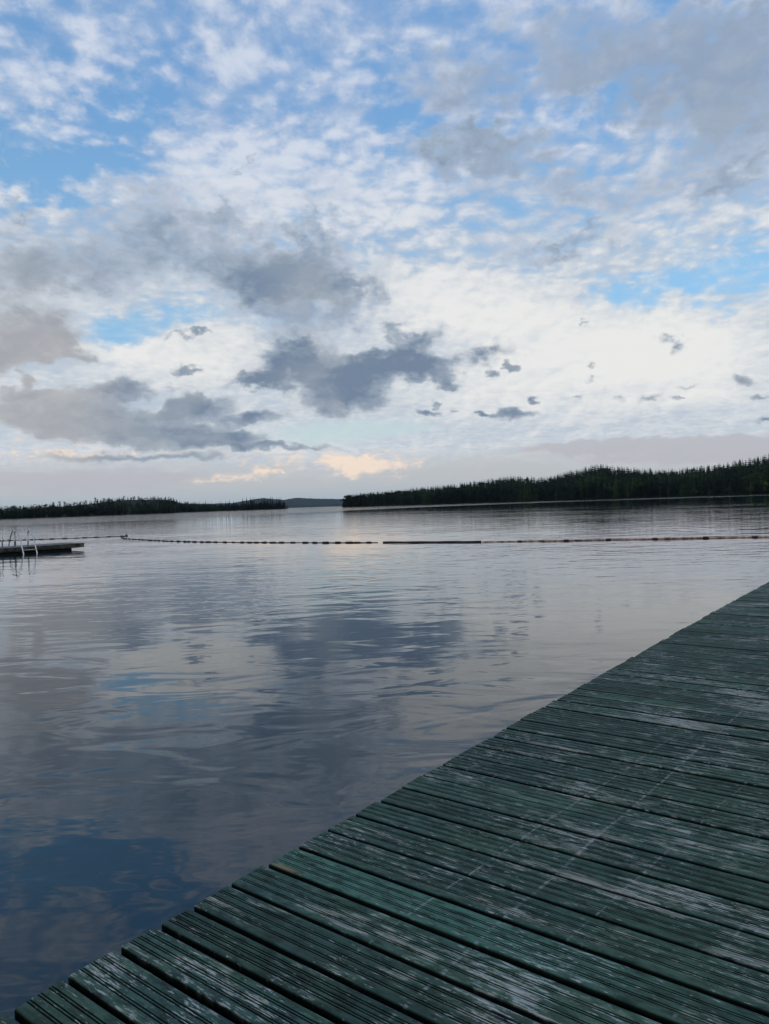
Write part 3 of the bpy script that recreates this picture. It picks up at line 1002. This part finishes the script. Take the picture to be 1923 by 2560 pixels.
for off in (0.14, 0.85, 1.55, 2.25):
    sweep([(min(edge_x(s_) + off, 0.85), s_) for s_ in SS], 0.05, 0.147, -0.028 - 0.077).build('joist', dark_wood, dock)
for yj in np.arange(-0.6, 23, 2.4):
    for xj in (edge_x(yj) + 0.24, 0.36):
        mb = MB()
        mb.tube([(xj, yj, -2.6), (xj, yj, -0.06)], 0.065, 12)
        mb.build('pile', dark_wood, dock)
# screw heads near the board ends
mb = MB()
for i in range(len(starts) - 1):
    w = starts[i + 1] - starts[i] - .02
    if brng.uniform() < .35: continue
    for xj in (edge_x(starts[i]) + .14, edge_x(starts[i]) + .85):
        for f in (0.14, 0.86):
            x, y = xj + brng.normal() * .006, starts[i] + w * f + brng.normal() * .003
            mb.tube([(x, y, -0.01), (x, y, 0.0022)], [0.0042, 0.0042], 8)
screw_mat = simple('screw_steel', (0.07, 0.08, 0.075), 0.6, 0.3, scale=30)
sc_ = mb.build('screws', screw_mat, dock)
sc_['kind'] = 'stuff'

# ------------------------------------------------------------------ swimming platform with ladders
old_plank = simple('grey_planks', (0.16, 0.155, 0.14), 0.8, scale=4.0, var=0.5)
old_beam = simple('mossy_beam', (0.060, 0.056, 0.036), 0.85, scale=3.0, var=0.6)
end_beam = simple('lichen_beam', (0.15, 0.135, 0.085), 0.85, scale=6.0, var=0.6)
float_mat = simple('black_float', (0.008, 0.008, 0.008), 0.6)
steel = simple('brushed_steel', (0.46, 0.47, 0.48), 0.30, 1.0, var=0.12, scale=8.0)
step_mat = simple('pale_step', (0.42, 0.36, 0.22), 0.6, scale=8.0)

# corner of the top nearest the open water; local x runs left along the front edge (towards the camera side), y runs back
PX, PY = -14.29, 33.81
ex = Vector((-math.cos(R(50)), -math.sin(R(50)), 0))       # along the front edge, to the left
prot = math.atan2(ex.y, ex.x)                                        # local +x = left along the edge
PL = empty('swimming_platform', (PX, PY, 0), prot)
tag(PL, 'low grey wooden swimming raft with steel ladders floating at the left edge', 'raft')
LEN, DEP, TOP = 7.5, 2.0, 0.30
bk = -1.0    # local -y is away from the camera (x axis points left)
mb = MB()
yb = 0.0
k = 0
for i in range(60):
    x = 0.005 + i * 0.125
    if x > LEN - .06: break
    mb.box((x + 0.0585, -DEP / 2, TOP - 0.014), (0.117, DEP + 0.02, 0.028), 0, 0.003)
mb.build('deck', old_plank, PL)
mb = MB()
mb.box((LEN / 2 + .1, -0.03, TOP - 0.028 - 0.09), (LEN - .42, 0.05, 0.178), 0, .004)
mb.build('side_beam', old_beam, PL)
mb = MB()
mb.box((LEN / 2 + .1, -DEP + 0.03, TOP - 0.028 - 0.09), (LEN - .42, 0.05, 0.178), 0, .004)
mb.build('side_beam', old_beam, PL)
mb = MB()
mb.box((0.16, -DEP / 2, TOP - 0.028 - 0.085), (0.26, DEP - .06, 0.168), 0, .006)
mb.build('end_beam', end_beam, PL)
for yy in (-0.35, -DEP + .35):
    mb = MB()
    mb.tube([(0.55, yy, 0.0), (0.6, yy, 0.0), (LEN - .2, yy, 0.0)], [0.14, 0.15, 0.15], 14)
    mb.build('float', float_mat, PL, True)
mb = MB()
for i in range(5):
    mb.box((0.5 + i * 1.6, -DEP / 2, TOP - .028 - .06), (0.06, DEP - .12, 0.118), 0, .003)
mb.build('joist', old_beam, PL)

def ladder(x0, back):
    """two bent handrails with steps; outward is +y at the front edge and -y at the back edge"""
    s = -1.0 if back else 1.0
    y_edge = -DEP if back else 0.0
    lad = MB()
    lad.box((x0, y_edge - s * 0.28, TOP + 0.005), (0.70, 0.10, 0.008), 0, .001)
    root = lad.build('ladder', steel, PL)
    for dxx in (-0.29, 0.29):
        h = MB()
        pts = []
        yb_, h0 = -0.34, 0.50
        pts.append((x0 + dxx, y_edge + s * yb_, TOP + 0.009))
        pts.append((x0 + dxx, y_edge + s * yb_, TOP + 0.30))
        pts.append((x0 + dxx, y_edge + s * yb_, TOP + h0))
        rad = 0.18
        for t in range(1, 12):
            an = math.pi - t / 12 * (math.pi - 0.42)
            pts.append((x0 + dxx, y_edge + s * (yb_ + rad + rad * math.cos(an)), TOP + h0 + rad * 1.25 * math.sin(an)))
        last = pts[-1]
        yo = last[1] + s * 0.55
        pts.append((x0 + dxx, last[1] + s * 0.24, (TOP + last[2]) / 2 + .03))
        pts.append((x0 + dxx, yo, 0.02))
        pts.append((x0 + dxx, yo + s * .06, -0.7))
        h.tube(pts, 0.027, 10)
        h.build('handrail', steel, root, True)
    for zz, off in ((0.17, 0.46), (-0.08, 0.60), (-0.35, 0.63)):
        st_ = MB()
        st_.box((x0, y_edge + s * off, zz), (0.54, 0.09, 0.035), 0, .006)
        st_.build('step', step_mat, root)
    return root
ladder(2.78, False)
ladder(2.78, True)

# ------------------------------------------------------------------ swimming line of floats and the boom
float_dark = simple('dark_float_plastic', (0.022, 0.014, 0.014), 0.5, scale=5)
rope_mat = simple('wet_rope', (0.10, 0.085, 0.075), 0.8, scale=20)
pale_pipe = simple('faded_orange_pipe', (0.31, 0.20, 0.15), 0.55, scale=5.0, var=0.8)
rust_joint = simple('brown_joint', (0.045, 0.016, 0.012), 0.6, scale=4)
black_sleeve = simple('black_sleeve', (0.028, 0.019, 0.017), 0.5)
marker_mat = simple('dark_marker', (0.02, 0.018, 0.018), 0.5)

def resample(pts, step):
    pts = np.array(pts, float)
    # smooth by Catmull-Rom style interpolation on arc length
    seg = np.r_[0, np.cumsum(np.hypot(*np.diff(pts, axis=0).T))]
    s = np.arange(0, seg[-1], step)
    return np.stack([np.interp(s, seg, pts[:, 0]), np.interp(s, seg, pts[:, 1])], 1), seg[-1]

def float_proto():
    mb = MB()
    prof = [(-0.20, .012), (-0.185, .026), (-0.15, .036), (-.05, .040), (.05, .040), (0.15, .036), (0.185, .026), (0.20, .012)]
    mb.tube([(p[0], 0, 0) for p in prof], [p[1] for p in prof], 10)
    return data_of(mb.build('float', float_dark, None, True))
FLOAT = float_proto()

def float_line(pts, label, spacing, size=1.0):
    root = empty('float_line', (pts[0][0], pts[0][1], 0))
    tag(root, label, 'float line', 'swimming area float lines')
    P_, L_ = resample(pts, 0.25)
    mb = MB()
    mb.tube([(p[0] - pts[0][0], p[1] - pts[0][1], 0.014) for p in P_], 0.016, 6)
    mb.build('rope', rope_mat, root)
    s = 0.3
    r = np.random.default_rng(int(L_ * 10))
    P2, _ = resample(pts, 0.02)
    while s < L_ - 0.3:
        i = min(int(s / 0.02), len(P2) - 2)
        o = bpy.data.objects.new('float', FLOAT)
        col.objects.link(o)
        o.parent = root
        dv_ = P2[i + 1] - P2[i]
        o.location = (P2[i][0] - pts[0][0], P2[i][1] - pts[0][1], 0.022 + r.normal() * .004)
        o.rotation_euler = (0, r.normal() * .04, math.atan2(dv_[1], dv_[0]) + r.normal() * .05)
        k = size * r.uniform(.75, 1.25)
        o.scale = (k, size, size)
        s += spacing * r.uniform(0.7, 1.35)
    return root
float_line([(-18.6, 51.1), (-20.7, 50.2), (-23.9, 49.6), (-26.7, 49.3), (-32, 48.8)],
           'straight string of small dark floats running behind the swimming raft', 0.7, 0.85)
float_line([(-18.55, 51.0), (-18.1, 48.7), (-17.0, 46.0), (-15.3, 43.7), (-13.6, 41.4), (-11.8, 39.3), (-9.8, 37.4), (-7.2, 35.3), (-5.0, 33.75), (-3.0, 32.45), (-0.3, 30.9)],
           'curving string of dark floats from the corner marker to the boom', 0.56, 0.9)
# corner marker
mk = empty('marker_buoy', (-18.62, 51.15, 0))
tag(mk, 'small dark corner buoy where the two float strings meet', 'buoy')
mb = MB()
pr = [(-.12, .03), (-.08, .08), (0, .11), (.06, .09), (.10, .05), (.12, .03)]
mb.tube([(0, 0, p[0]) for p in pr], [p[1] for p in pr], 14)
mb.build('body', marker_mat, mk, True)
mb = MB()
mb.tube([(0.0, 0, .15), (.02, 0, .22), (.07, 0, .25), (.12, 0, .22)], .014, 8)
mb.build('ring', marker_mat, mk, True)

boom = empty('boom', (-0.1, 30.77, 0), 0)
tag(boom, 'floating boom of pale orange pipes with brown joints and a black sleeved end', 'boom')
BP = [(-0.1, 30.77), (1.9, 29.7), (4.0, 28.71), (6.83, 27.83), (10.38, 26.89), (14.0, 25.95), (18, 24.7), (23, 23)]
P_, L_ = resample(BP, 0.05)
def at_len(s):
    i = min(int(s / 0.05), len(P_) - 2)
    f = s / 0.05 - i
    return P_[i] * (1 - f) + P_[i + 1] * f
def sub(s0_, s1_, n=6):
    return [tuple(at_len(s0_ + (s1_ - s0_) * t / n) - np.array(BP[0])) for t in range(n + 1)]
mb = MB()
pp = sub(0.0, 4.45, 12)
mb.tube([(p[0], p[1], 0.02 + 0.006 * math.sin(i * 1.7)) for i, p in enumerate(pp)], 0.04, 12)
mb.build('sleeve', black_sleeve, boom, True)
s = 4.5
br_ = np.random.default_rng(3)
while s < L_ - 1.9:
    ln = br_.uniform(1.55, 1.85)
    mb = MB()
    pp = sub(s, s + ln - 0.16, 7)
    zz = 0.018 + br_.normal() * .004
    mb.tube([(p[0], p[1], zz + 0.004 * math.sin(i * 2 + s)) for i, p in enumerate(pp)], 0.034, 10)
    mb.build('pipe', pale_pipe, boom, True)
    mb = MB()
    pp = sub(s + ln - 0.20, s + ln + 0.05, 4)
    mb.tube([(p[0], p[1], zz) for p in pp], [0.025, .046, .048, .045, .025], 10)
    mb.build('joint', rust_joint, boom, True)
    s += ln

# ------------------------------------------------------------------ haze: one closed box of even pale air round everything
hz = bpy.data.materials.new('haze')
hz.use_nodes = True
hz.node_tree.nodes.clear()
H = NT(hz.node_tree)
pv = H.n('ShaderNodeVolumePrincipled')
pv.inputs['Color'].default_value = (0.64, 0.82, 1.0, 1)
pv.inputs['Density'].default_value = 1.9e-5
pv.inputs['Anisotropy'].default_value = 0.0
ho = H.n('ShaderNodeOutputMaterial')
hz.node_tree.links.new(pv.outputs[0], ho.inputs['Volume'])
mb = MB()
mb.box((0, 0, 68), (20400, 20400, 144))
haze = mb.build('haze', hz)
tag(haze, kind='stuff')
